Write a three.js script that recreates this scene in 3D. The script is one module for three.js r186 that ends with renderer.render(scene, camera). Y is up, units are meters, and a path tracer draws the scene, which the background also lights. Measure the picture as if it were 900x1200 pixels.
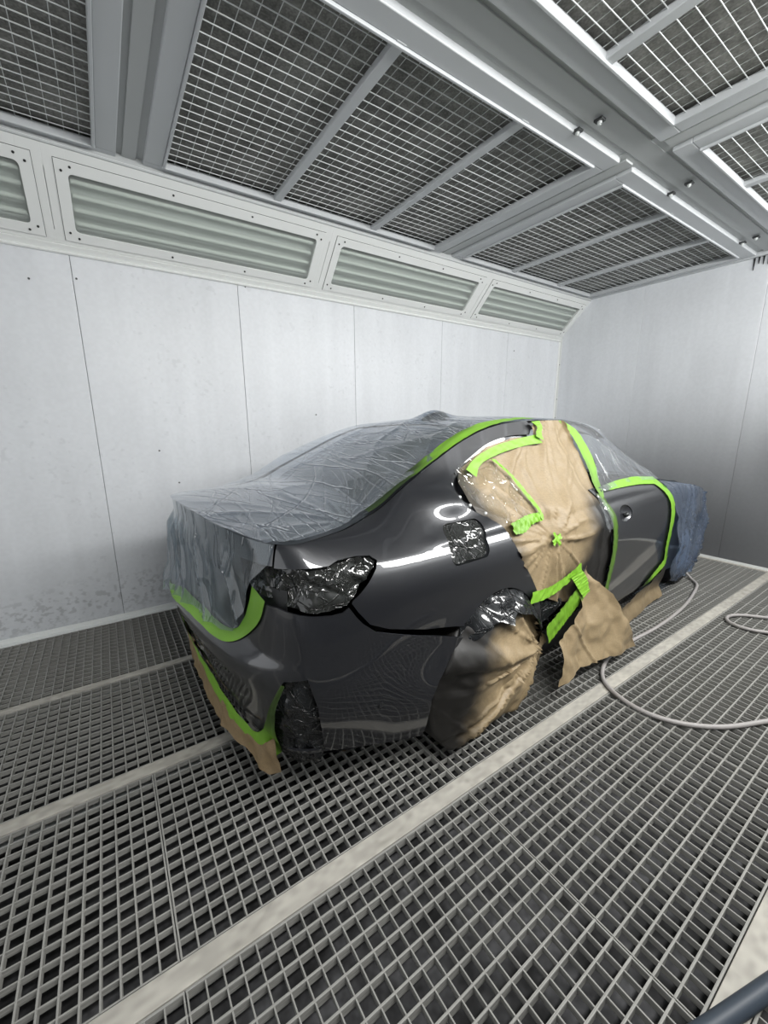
import * as THREE from 'three';
import { RoundedBoxGeometry } from 'three/addons/geometries/RoundedBoxGeometry.js';
import { mergeGeometries } from 'three/addons/utils/BufferGeometryUtils.js';
import { RectAreaLightUniformsLib } from 'three/addons/lights/RectAreaLightUniformsLib.js';

// ================= camera, light, exposure =================
const scene = new THREE.Scene();
scene.background = new THREE.Color().setRGB(1.5, 1.54, 1.58);  // bright surround that gives fill light through the added doorway
const renderer = new THREE.WebGLRenderer({ antialias: true });
renderer.toneMapping = THREE.LinearToneMapping;
renderer.toneMappingExposure = 1.0;
renderer.shadowMap.enabled = true;
RectAreaLightUniformsLib.init();
const camera = new THREE.PerspectiveCamera(103.183, 900 / 1200, 0.05, 60);
{
  const pitch = 0.217491, yaw = -0.975445, roll = -0.0046205;
  const fw = new THREE.Vector3(Math.cos(pitch) * Math.cos(yaw), -Math.sin(pitch), Math.cos(pitch) * Math.sin(yaw));
  const r0 = fw.clone().cross(new THREE.Vector3(0, 1, 0)).normalize(), u0 = r0.clone().cross(fw);
  const r = r0.clone().multiplyScalar(Math.cos(roll)).addScaledVector(u0, Math.sin(roll)), u = r.clone().cross(fw);
  camera.position.set(0, 1.45, 0);
  camera.quaternion.setFromRotationMatrix(new THREE.Matrix4().makeBasis(r, u, fw.clone().negate()));
  camera.updateMatrixWorld(true);
  scene.add(camera);
}
// booth: x runs along it to the end wall, z across it from the far side wall to the near one
const Z_FAR = -3.486, Z_NEAR = 0.67, X_END = 5.242, X_BACK = -2.75, Y_BAND = 2.525, Y_CEIL = 2.94, BAND_DZ = 0.366, BAND_DY = 0.375;
const LAMP_SPANS = [[-1.78, -0.14], [-0.042, 1.606], [1.706, 3.396], [3.494, 5.205]];
const LAMP_POWER = 42;
for (const [x0, x1] of LAMP_SPANS.slice(1)) {             // the lit row: behind and above the camera on the near side
  const l = new THREE.RectAreaLight(new THREE.Color(1.0, 1.0, 0.985), LAMP_POWER, x1 - x0 - 0.10, 0.30);
  l.name = 'lamp_row_light';
  l.position.set((x0 + x1) / 2, Y_BAND + BAND_DY * 0.52 - 0.012, Z_NEAR - BAND_DZ * 0.52 - 0.012);
  l.lookAt(l.position.x, l.position.y - BAND_DZ, l.position.z - BAND_DY);
  scene.add(l);
}

// ================= helpers =================
const V = (x, y, z) => new THREE.Vector3(x, y, z);
const names = {};
const numbered = (n) => { const k = names[n] ?? 0; names[n] = k + 1; return k ? n + '_' + String(k).padStart(3, '0') : n; };
function shade(o) { o.traverse((m) => { if (m.isMesh) { m.castShadow = true; m.receiveShadow = true; } }); return o; }
function tag(o, label, category, group) { o.userData.label = label; o.userData.category = category; if (group) o.userData.group = group; return o; }
function struct(name) { const g = new THREE.Group(); g.name = numbered(name); g.userData.kind = 'structure'; scene.add(g); return g; }
function part(name, geo, mat, parent) { const m = new THREE.Mesh(geo, mat); m.name = name; m.castShadow = m.receiveShadow = true; parent.add(m); return m; }
const boxCache = new Map();
function boxGeo(w, h, d, r = 0) {
  const k = [w, h, d, r].map((v) => v.toFixed(4)).join();
  if (!boxCache.has(k)) boxCache.set(k, r ? new RoundedBoxGeometry(w, h, d, 2, r) : new THREE.BoxGeometry(w, h, d));
  return boxCache.get(k);
}
function bar(name, mat, parent, x0, x1, y0, y1, z0, z1, r = 0) {
  const m = part(name, boxGeo(x1 - x0, y1 - y0, z1 - z0, r), mat, parent);
  m.position.set((x0 + x1) / 2, (y0 + y1) / 2, (z0 + z1) / 2);
  return m;
}
function rng(seed) { let s = seed >>> 0; return () => { s = (s + 0x6d2b79f5) | 0; let t = Math.imul(s ^ (s >>> 15), 1 | s); t = (t + Math.imul(t ^ (t >>> 7), 61 | t)) ^ t; return ((t ^ (t >>> 14)) >>> 0) / 4294967296; }; }
const h2 = (x, y, s = 0) => { let h = Math.imul(x | 0, 374761393) ^ Math.imul(y | 0, 668265263) ^ Math.imul(s | 0, 974634777); h = Math.imul(h ^ (h >>> 13), 1274126177); h ^= h >>> 16; return (h >>> 0) / 4294967296; };
function noise(x, y, s = 0) {                             // smooth value noise, -1..1
  const ix = Math.floor(x), iy = Math.floor(y), fx = x - ix, fy = y - iy, u = fx * fx * (3 - 2 * fx), v = fy * fy * (3 - 2 * fy);
  const a = h2(ix, iy, s), b = h2(ix + 1, iy, s), c = h2(ix, iy + 1, s), d = h2(ix + 1, iy + 1, s);
  return ((a + (b - a) * u) * (1 - v) + (c + (d - c) * u) * v) * 2 - 1;
}
const fbm = (x, y, s = 0, o = 4) => { let a = 0, w = 0.5; for (let i = 0; i < o; i++) { a += w * noise(x, y, s + i); x = x * 2.03 + 7.1; y = y * 2.03 + 3.7; w *= 0.5; } return a; };
function facet(x, y, s = 0) {                             // creased: heights joined linearly over triangles, -1..1
  x += 0.35 * noise(x * 0.7, y * 0.7, s + 50); y += 0.35 * noise(x * 0.7 + 9, y * 0.7, s + 51);
  const k = (x + y) * 0.366, i = Math.floor(x + k), j = Math.floor(y + k), t = (i + j) * 0.2113, fx = x - (i - t), fy = y - (j - t);
  // barycentric on the skewed lattice
  const u = x + k - i, v = y + k - j, A = h2(i, j, s), C = h2(i + 1, j + 1, s);
  return (u > v ? A * (1 - u) + h2(i + 1, j, s) * (u - v) + C * v : A * (1 - v) + h2(i, j + 1, s) * (v - u) + C * u) * 2 - 1;
}
const crumple = (x, y, s) => 0.9 * facet(x * 5, y * 5, s) + 0.62 * facet(x * 12, y * 10, s + 3) + 0.22 * facet(x * 27, y * 24, s + 7);
const ridge = (x, y, s) => { const n = 1 - Math.abs(noise(x, y, s)); return n * n * n * n; };

function canvasTexture(w, h, draw, srgb = true) {
  const c = document.createElement('canvas'); c.width = w; c.height = h;
  draw(c.getContext('2d'), w, h);
  const t = new THREE.CanvasTexture(c);
  t.wrapS = t.wrapT = THREE.RepeatWrapping; t.magFilter = THREE.LinearFilter;
  if (srgb) t.colorSpace = THREE.SRGBColorSpace;
  return t;
}
function dataTexture(w, h, fn, srgb = true) {             // fn(u, v) -> grey or [r, g, b], 0..1
  const d = new Uint8Array(w * h * 4);
  for (let j = 0, o = 0; j < h; j++) for (let i = 0; i < w; i++, o += 4) {
    const q = fn((i + 0.5) / w, (j + 0.5) / h), a = Array.isArray(q) ? q : [q, q, q];
    for (let c = 0; c < 3; c++) d[o + c] = Math.max(0, Math.min(255, a[c] * 255));
    d[o + 3] = 255;
  }
  const t = new THREE.DataTexture(d, w, h); t.wrapS = t.wrapT = THREE.RepeatWrapping; t.magFilter = THREE.LinearFilter;
  if (srgb) t.colorSpace = THREE.SRGBColorSpace;
  t.needsUpdate = true;
  return t;
}
const S = (r, g, b) => new THREE.Color().setRGB(r / 255, g / 255, b / 255, THREE.SRGBColorSpace);
const std = (c, roughness = 0.6, metalness = 0, more = {}) => new THREE.MeshStandardMaterial({ color: c, roughness, metalness, side: THREE.DoubleSide, ...more });
const phys = (c, o) => new THREE.MeshPhysicalMaterial({ color: c, side: THREE.DoubleSide, ...o });

// a patch of surface: polygon in (a, b), cut by convex holes, gridded by step, mapped by map(a, b) -> [x, y, z]
function clipHalf(p, nx, ny, c) {                         // keeps nx*a + ny*b <= c
  const out = [];
  for (let i = 0; i < p.length; i++) {
    const A = p[i], B = p[(i + 1) % p.length], da = nx * A[0] + ny * A[1] - c, db = nx * B[0] + ny * B[1] - c;
    if (da <= 1e-12) out.push(A);
    if ((da < -1e-12 && db > 1e-12) || (da > 1e-12 && db < -1e-12)) { const f = da / (da - db); out.push([A[0] + (B[0] - A[0]) * f, A[1] + (B[1] - A[1]) * f]); }
  }
  return out;
}
const areaOf = (p) => { let s = 0; for (let i = 0; i < p.length; i++) { const A = p[i], B = p[(i + 1) % p.length]; s += A[0] * B[1] - A[1] * B[0]; } return s / 2; };
function patch(poly, map, { step = 0.02, stepB = step, holes = [], rim = 0, smooth = false, exact = false, color, uvScale = 1 } = {}) {
  let P = poly.map((p) => [p[0], p[1]]);
  if (smooth) P = smoothLoop(P);
  if (areaOf(P) < 0) P.reverse();
  const dense = [];
  for (let i = 0; i < P.length; i++) { const A = P[i], B = P[(i + 1) % P.length], n = Math.max(1, Math.ceil(Math.hypot((B[0] - A[0]) / step, (B[1] - A[1]) / stepB))); for (let k = 0; k < n; k++) dense.push([A[0] + (B[0] - A[0]) * k / n, A[1] + (B[1] - A[1]) * k / n]); }
  const a0 = Math.min(...dense.map((p) => p[0])), a1 = Math.max(...dense.map((p) => p[0])), b0 = Math.min(...dense.map((p) => p[1])), b1 = Math.max(...dense.map((p) => p[1]));
  const na = Math.ceil((a1 - a0) / step), nb = Math.ceil((b1 - b0) / stepB), sa = (a1 - a0) / na, sb = (b1 - b0) / nb;
  const pos = [], uv = [], col = [], idx = [], key = new Map();
  const vert = (p) => {
    const k = Math.round(p[0] * 2e4) + ',' + Math.round(p[1] * 2e4);
    let v = key.get(k);
    if (v === undefined) { v = pos.length / 3; key.set(k, v); pos.push(...map(p[0], p[1])); uv.push(p[0] * uvScale, p[1] * uvScale); if (color) col.push(...color(p[0], p[1])); }
    return v;
  };
  const emit = (poly) => {
    if (poly.length < 3 || Math.abs(areaOf(poly)) < 1e-9) return;
    const q = []; for (const p of poly) if (!q.length || Math.hypot(p[0] - q[q.length - 1][0], p[1] - q[q.length - 1][1]) > 3e-5) q.push(p);
    if (q.length > 2 && Math.hypot(q[0][0] - q[q.length - 1][0], q[0][1] - q[q.length - 1][1]) < 3e-5) q.pop();
    if (q.length < 3) return;
    const tris = q.length === 4 && poly.full ? [[0, 1, 2], [0, 2, 3]] : THREE.ShapeUtils.triangulateShape(q.map((p) => new THREE.Vector2(p[0], p[1])), []);
    for (const t of tris) { const [A, B, C] = t.map((i) => q[i]); const s = areaOf([A, B, C]); if (Math.abs(s) < 1e-11) continue; const v = [vert(A), vert(B), vert(C)]; if (v[0] === v[1] || v[1] === v[2] || v[0] === v[2]) continue; idx.push(...(s > 0 ? v : [v[0], v[2], v[1]])); }
  };
  const H = holes.map((h) => { const q = h.map((p) => [p[0], p[1]]); if (areaOf(q) < 0) q.reverse(); return q; });
  for (let i = 0; i < na; i++) {
    let strip = clipHalf(clipHalf(dense, -1, 0, -(a0 + i * sa)), 1, 0, a0 + (i + 1) * sa);
    if (strip.length < 3) continue;
    for (let j = 0; j < nb; j++) {
      let cell = clipHalf(clipHalf(strip, 0, -1, -(b0 + j * sb)), 0, 1, b0 + (j + 1) * sb);
      if (cell.length < 3 || Math.abs(areaOf(cell)) < 1e-9) continue;
      let pieces = [cell];
      for (const h of H) {
        const next = [];
        for (let rest of pieces) {
          for (let k = 0; k < h.length && rest.length >= 3; k++) {
            const A = h[k], B = h[(k + 1) % h.length], nx = B[1] - A[1], ny = A[0] - B[0], c = nx * A[0] + ny * A[1];  // inside: nx*a + ny*b <= c
            const outp = clipHalf(rest, -nx, -ny, -c);
            if (outp.length >= 3 && Math.abs(areaOf(outp)) > 1e-10) next.push(outp);
            rest = clipHalf(rest, nx, ny, c);
          }
        }
        pieces = next;
      }
      for (const p of pieces) emit(p);
    }
  }
  const g = new THREE.BufferGeometry();
  g.setAttribute('position', new THREE.Float32BufferAttribute(pos, 3)); g.setIndex(idx); g.computeVertexNormals();
  if (exact) {                                            // normals from the surface itself: clean reflections
    const n = g.attributes.normal, e = .004;
    for (const [k, v] of key) {
      const [a, b] = k.split(',').map((q) => q / 2e4), A = map(a + e, b), B = map(a - e, b), C = map(a, b + e), D = map(a, b - e);
      const q = V(A[0] - B[0], A[1] - B[1], A[2] - B[2]).cross(V(C[0] - D[0], C[1] - D[1], C[2] - D[2])), l = q.length();
      if (l > 1e-6 && q.x * n.getX(v) + q.y * n.getY(v) + q.z * n.getZ(v) > 0.6 * l) n.setXYZ(v, q.x / l, q.y / l, q.z / l);
    }
  }
  if (rim) {                                              // turned-in edge: the sheet gets its thickness
    const nor = g.attributes.normal.array, edges = new Map();
    for (let f = 0; f < idx.length; f += 3) for (let e = 0; e < 3; e++) { const A = idx[f + e], B = idx[f + (e + 1) % 3], k = A < B ? A + '_' + B : B + '_' + A; edges.has(k) ? edges.set(k, null) : edges.set(k, [A, B]); }
    const rp = [], ru = [], rc = [], ri = [];
    for (const e of edges.values()) {
      if (!e) continue;
      const s = rp.length / 3;
      for (const v of e) for (const d of [0, rim]) { for (let c = 0; c < 3; c++) rp.push(pos[v * 3 + c] - nor[v * 3 + c] * d); ru.push(uv[v * 2], uv[v * 2 + 1]); if (color) rc.push(col[v * 3], col[v * 3 + 1], col[v * 3 + 2]); }
      ri.push(s, s + 1, s + 2, s + 2, s + 1, s + 3);
    }
    const r = new THREE.BufferGeometry();
    r.setAttribute('position', new THREE.Float32BufferAttribute(rp, 3)); r.setIndex(ri); r.computeVertexNormals();
    r.setAttribute('uv', new THREE.Float32BufferAttribute(ru, 2)); if (color) r.setAttribute('color', new THREE.Float32BufferAttribute(rc, 3));
    g.setAttribute('uv', new THREE.Float32BufferAttribute(uv, 2)); if (color) g.setAttribute('color', new THREE.Float32BufferAttribute(col, 3));
    return mergeGeometries([g, r]);
  }
  g.setAttribute('uv', new THREE.Float32BufferAttribute(uv, 2)); if (color) g.setAttribute('color', new THREE.Float32BufferAttribute(col, 3));
  return g;
}
function smoothLoop(P, n = 4) { const c = new THREE.CatmullRomCurve3(P.map((p) => V(p[0], p[1], 0)), true, 'centripetal'); return c.getPoints(P.length * n).slice(0, -1).map((q) => [q.x, q.y]); }
function smoothLine(P, n) { const c = new THREE.CatmullRomCurve3(P.map((p) => V(p[0], p[1], p[2] ?? 0)), false, 'centripetal'); return c.getSpacedPoints(n).map((q) => [q.x, q.y, q.z]); }
// a strip between two lines of (a, b), mapped onto a surface
function ruled(A, B, map, { n = 60, m = 4, color, wave = 0, seed = 1, uvScale = 1 } = {}) {
  const a = smoothLine(A, n), b = smoothLine(B, n), pos = [], uv = [], col = [], idx = [];
  for (let i = 0; i <= n; i++) for (let j = 0; j <= m; j++) {
    const f = j / m, p = [a[i][0] + (b[i][0] - a[i][0]) * f, a[i][1] + (b[i][1] - a[i][1]) * f];
    pos.push(...map(p[0], p[1], wave * facet(i * 0.35, j * 0.6, seed))); uv.push(i / n * uvScale, f); if (color) col.push(...color(i / n, f));
  }
  for (let i = 0; i < n; i++) for (let j = 0; j < m; j++) { const v = i * (m + 1) + j; idx.push(v, v + m + 1, v + 1, v + 1, v + m + 1, v + m + 2); }
  const g = new THREE.BufferGeometry();
  g.setAttribute('position', new THREE.Float32BufferAttribute(pos, 3)); g.setAttribute('uv', new THREE.Float32BufferAttribute(uv, 2));
  if (color) g.setAttribute('color', new THREE.Float32BufferAttribute(col, 3));
  g.setIndex(idx); g.computeVertexNormals();
  return g;
}
function grid(nu, nv, fn, { color, uvU = 1, uvV = 1 } = {}) {   // fn(u, v) -> [x, y, z]
  const pos = [], uv = [], col = [], idx = [];
  for (let i = 0; i <= nu; i++) for (let j = 0; j <= nv; j++) { const u = i / nu, v = j / nv; pos.push(...fn(u, v)); uv.push(u * uvU, v * uvV); if (color) col.push(...color(u, v)); }
  for (let i = 0; i < nu; i++) for (let j = 0; j < nv; j++) { const a = i * (nv + 1) + j; idx.push(a, a + nv + 1, a + 1, a + 1, a + nv + 1, a + nv + 2); }
  const g = new THREE.BufferGeometry();
  g.setAttribute('position', new THREE.Float32BufferAttribute(pos, 3)); g.setAttribute('uv', new THREE.Float32BufferAttribute(uv, 2));
  if (color) g.setAttribute('color', new THREE.Float32BufferAttribute(col, 3));
  g.setIndex(idx); g.computeVertexNormals();
  return g;
}
// ---------- car body surface: wall(t, y) round the car, top(x, z) over it; car axes: x forward from the rear axle, z to the right ----------
function spline1(pts) {                                   // monotone-ish Catmull-Rom through [x, v] pairs
  return (x) => {
    const n = pts.length;
    if (x <= pts[0][0]) return pts[0][1];
    if (x >= pts[n - 1][0]) return pts[n - 1][1];
    let i = 0; while (pts[i + 1][0] < x) i++;
    const [x0, a] = pts[i], [x1, b] = pts[i + 1], h = x1 - x0, f = (x - x0) / h;
    const ma = i > 0 ? ((b - pts[i - 1][1]) / (x1 - pts[i - 1][0])) * h : b - a;
    const mb = i < n - 2 ? ((pts[i + 2][1] - a) / (pts[i + 2][0] - x0)) * h : b - a;
    const f2 = f * f, f3 = f2 * f;
    return (2 * f3 - 3 * f2 + 1) * a + (f3 - 2 * f2 + f) * ma + (-2 * f3 + 3 * f2) * b + (f3 - f2) * mb;
  };
}
const clamp01 = (x) => Math.min(1, Math.max(0, x)), sstep = (a, b, x) => { const f = clamp01((x - a) / (b - a)); return f * f * (3 - 2 * f); }, mix = (a, b, f) => a + (b - a) * f;
const PLAN = [[-1.08, 0], [-1.072, .25], [-1.04, .5], [-.985, .68], [-.88, .79], [-.68, .85], [-.4, .882], [0, .9], [.6, .903], [1.2, .903], [1.8, .9], [2.3, .895], [2.85, .88], [3.15, .84], [3.4, .74], [3.55, .55], [3.61, .28], [3.63, 0]];
const planT = [0]; for (let i = 1; i < PLAN.length; i++) planT.push(planT[i - 1] + Math.hypot(PLAN[i][0] - PLAN[i - 1][0], PLAN[i][1] - PLAN[i - 1][1]));
const planX = spline1(PLAN.map((p, i) => [planT[i], p[0]])), planZ = spline1(PLAN.map((p, i) => [planT[i], p[1]]));
const T_END = planT[planT.length - 1];
const tOfX = (x) => { let a = planT[3], b = planT[14]; for (let i = 0; i < 40; i++) { const m = (a + b) / 2; if (planX(m) < x) a = m; else b = m; } return a; };
const centreY = spline1([[-1.1, 1.085], [-.98, 1.098], [-.85, 1.11], [-.6, 1.13], [-.47, 1.145], [-.3, 1.225], [-.1, 1.315], [.1, 1.392], [.3, 1.446], [.5, 1.47], [.8, 1.48], [1.15, 1.475], [1.4, 1.45], [1.6, 1.395], [1.9, 1.25], [2.3, 1.03], [2.45, .99], [2.9, .93], [3.2, .84], [3.4, .72], [3.63, .56]]);
const edgeY = spline1([[-1.1, 1.05], [-.85, 1.06], [-.5, 1.095], [-.3, 1.185], [-.1, 1.275], [.1, 1.36], [.3, 1.418], [.5, 1.446], [.8, 1.457], [1.2, 1.447], [1.45, 1.40], [1.65, 1.31], [1.9, 1.19], [2.25, 1.0], [2.45, .965], [2.9, .885], [3.2, .78], [3.4, .66], [3.63, .52]]);
const edgeZ = spline1([[-1.1, .64], [-.85, .63], [-.5, .61], [-.3, .592], [-.1, .578], [.1, .567], [.3, .562], [.5, .562], [.8, .565], [1.2, .572], [1.45, .575], [1.65, .59], [1.9, .62], [2.25, .67], [2.45, .72], [2.9, .745], [3.3, .72], [3.5, .62], [3.63, .5]]);
const topY = (x, z) => centreY(x) - (centreY(x) - edgeY(x)) * Math.min(1.5, (z / edgeZ(x)) ** 2);
const PR = spline1([[.12, .15], [.2, .11], [.3, .075], [.4, .05], [.5, .024], [.55, .006], [.575, 0], [.61, .002], [.64, .014], [.68, .045], [.76, .06], [.9, .068], [.97, .062]]);
const PC = spline1([[.12, .18], [.2, .12], [.3, .065], [.4, .028], [.5, .008], [.58, 0], [.68, .006], [.8, .016], [.9, .032], [.97, .055]]);
const PQ = spline1([[.15, .08], [.25, .045], [.4, .016], [.55, .004], [.7, 0], [.82, .003], [.88, .010], [.93, .028], [.97, .055]]);
const PM = spline1([[.12, .10], [.2, .06], [.27, .03], [.36, .02], [.5, .012], [.7, 0], [.82, .002], [.88, .010], [.93, .030], [.97, .055]]);
const dEdge = (t) => { const x = planX(t), s = planZ(t) - edgeZ(x); return t > 1.25 ? s : mix(spline1([[0, .055], [.5, .06], [.72, .09], [.9, .15], [1.1, .21], [1.25, .25]])(t), s, sstep(1.0, 1.25, t)); };
const nrm = (t) => { const e = .004, dx = planX(Math.min(T_END, t + e)) - planX(Math.max(0, t - e)), dz = planZ(Math.min(T_END, t + e)) - planZ(Math.max(0, t - e)), l = Math.hypot(dx, dz); return [-dz / l, dx / l]; };   // outward (x, z)
const edgePoint = (t) => { const [nx, nz] = nrm(t), d = dEdge(t), x = planX(t) - nx * d, z = planZ(t) - nz * d; return [x, topY(x, z), z]; };
function depth(t, y) {
  const x = planX(t), ys = .97;
  const prof = (q) => mix(mix(PR(q), PC(q), sstep(.45, .85, t)), mix(PQ(q), PM(q), sstep(.25, .6, x)), sstep(.85, 1.2, t));
  if (y <= ys) {
    const r = Math.hypot(x - .02, y - .35), rf = Math.hypot(x - 2.85, y - .335);
    return prof(y) - .014 * Math.exp(-(((r - .37) / .07) ** 2)) * sstep(.9, 1.1, t) * (1 - sstep(.6, .75, y)) - .035 * sstep(1.1, 1.36, t) * (1 - sstep(1.5, 1.6, t)) * (1 - sstep(.35, .6, y)) - .014 * Math.exp(-(((rf - .37) / .07) ** 2));
  }
  const e = edgePoint(t), ye = Math.max(e[1], ys + .03), d0 = prof(ys), d1 = dEdge(t), f = clamp01((y - ys) / (ye - ys));
  const slope0 = (prof(ys) - prof(ys - .01)) / .01 * (ye - ys);           // keep the tangent at the shoulder
  const deck = 1 - Math.sqrt(Math.max(0, 1 - f * f * .98)), pillar = f + f * (1 - f) * .28 - .9 * f * Math.exp(-((f / .14) ** 2)) * sstep(-.55, -.25, x);
  const k = sstep(.10, .32, ye - ys);
  return d0 + (d1 - d0) * mix(mix(f * .45 + .55 * deck, f, .25), pillar, k) - .046 * Math.exp(-(((y - 1.125) / .065) ** 2) - (((t - 1.575) / .14) ** 2)) * sstep(0, .3, 1 - f);
}
const wall = (t, y, out = 0) => { const s = t < 0 ? -1 : 1, a = Math.abs(t), [nx, nz] = nrm(a), d = depth(a, y) - out; return [planX(a) - nx * d, y, s * (planZ(a) - nz * d)]; };
const topEdge = (t) => edgePoint(Math.abs(t))[1];

// ================= materials of the booth =================
const M = {};
const dustTex = dataTexture(512, 512, (u, v) => 0.86 + 0.16 * fbm(u * 8, v * 8, 5) + 0.10 * fbm(u * 40, v * 40, 9, 3));
M.frame = std(S(192, 195, 197), 0.5, 0.15);
M.beam = std(S(180, 183, 183), 0.6, 0.1);
M.wire = std(S(205, 208, 207), 0.45, 0.5);
M.band = std(S(220, 222, 220), 0.5);
M.gap = std(S(40, 42, 42), 0.9);
M.screw = std(S(70, 72, 72), 0.4, 0.7);
M.bar = std(S(160, 159, 154), 0.7, 0.0, { map: dustTex });
M.strip = std(S(178, 174, 165), 0.75, 0.0, { map: dataTexture(1024, 128, (u, v) => { const d = 0.9 + 0.05 * fbm(u * 60, v * 4, 21) + 0.07 * noise(u * 300, v * 20, 22); const s = Math.max(0, ridge(u * 30, v * 1.5 + u * 8, 23) - 0.8) * 0.45; return [d - s * 0.5, d - s * 0.5, d - s * 0.55]; }) });
M.pit = std(S(84, 84, 86), 0.95, 0, { map: dataTexture(512, 512, (u, v) => 0.62 + 0.5 * fbm(u * 20, v * 20, 31) + 0.25 * fbm(u * 90, v * 90, 33, 2)) });
M.filter = std(S(190, 190, 184), 1.0, 0, { map: dataTexture(512, 512, (u, v) => 0.66 + 0.16 * fbm(u * 10, v * 10, 41) + 0.08 * noise(u * 120, v * 120, 42)) });
M.glass = phys(S(248, 250, 248), { roughness: 0.42, metalness: 0, transmission: 0.9, thickness: 0, ior: 1.5 });
M.reflector = std(S(166, 173, 169), 0.4, 0.0);
M.tube = std(S(205, 212, 206), 0.4);
M.lit = std(S(250, 250, 245), 0.5, 0, { emissive: new THREE.Color(1, 1, 0.985), emissiveIntensity: 3.0 });
M.dark = std(S(22, 23, 25), 0.85);

// painted sheet-metal walls: overspray film, runs, pinholes and peeled flakes near the floor
const wallTex = (seed, peel, darkAt) => dataTexture(1024, 512, (u, v) => {   // u spans 8 m, v spans 2.6 m
  const x = u * 8, y = v * 2.6;
  let d = 0.93 + 0.05 * fbm(x * 1.1, y * 0.8, seed) + 0.025 * fbm(x * 12, y * 1.2, seed + 1) + 0.012 * noise(x * 60, y * 60, seed + 2);
  const low = Math.exp(-(((y - 0.22 - 0.12 * noise(x * 1.5, 0, seed + 3)) / 0.14) ** 2));
  const flake = fbm(x * 42, y * 46, seed + 4, 3);
  if (peel && flake > 0.26 - 0.12 * low && low > 0.15) d -= 0.11 * low;
  if (peel && fbm(x * 30, y * 30, seed + 6, 2) > 0.40 && fbm(x * 2, y * 2, seed + 7) > 0.08) d -= 0.03;
  let t = [d, d * 1.003, d * 1.01];
  if (darkAt) for (const [sx, sy, r, q] of darkAt) { const k = q * Math.exp(-(((x - sx) / r) ** 2) - (((y - sy) / (r * 0.8)) ** 2)); t = t.map((c) => c * (1 - k)); }  // smooth darker blobs at the listed spots
  return t;
});

const screwGeo = new THREE.CylinderGeometry(0.0065, 0.0065, 0.004, 10).rotateX(Math.PI / 2);
const paneAt = (m, x, y) => { m.position.set(x, y, 0); return m; };
const wires = {};
const wireX = (L) => (wires['x' + L.toFixed(3)] ??= new THREE.CylinderGeometry(0.0026, 0.0026, L, 6).rotateZ(Math.PI / 2));
const wireZ = (L) => (wires['z' + L.toFixed(3)] ??= new THREE.CylinderGeometry(0.0018, 0.0018, L, 5).rotateX(Math.PI / 2));
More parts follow.
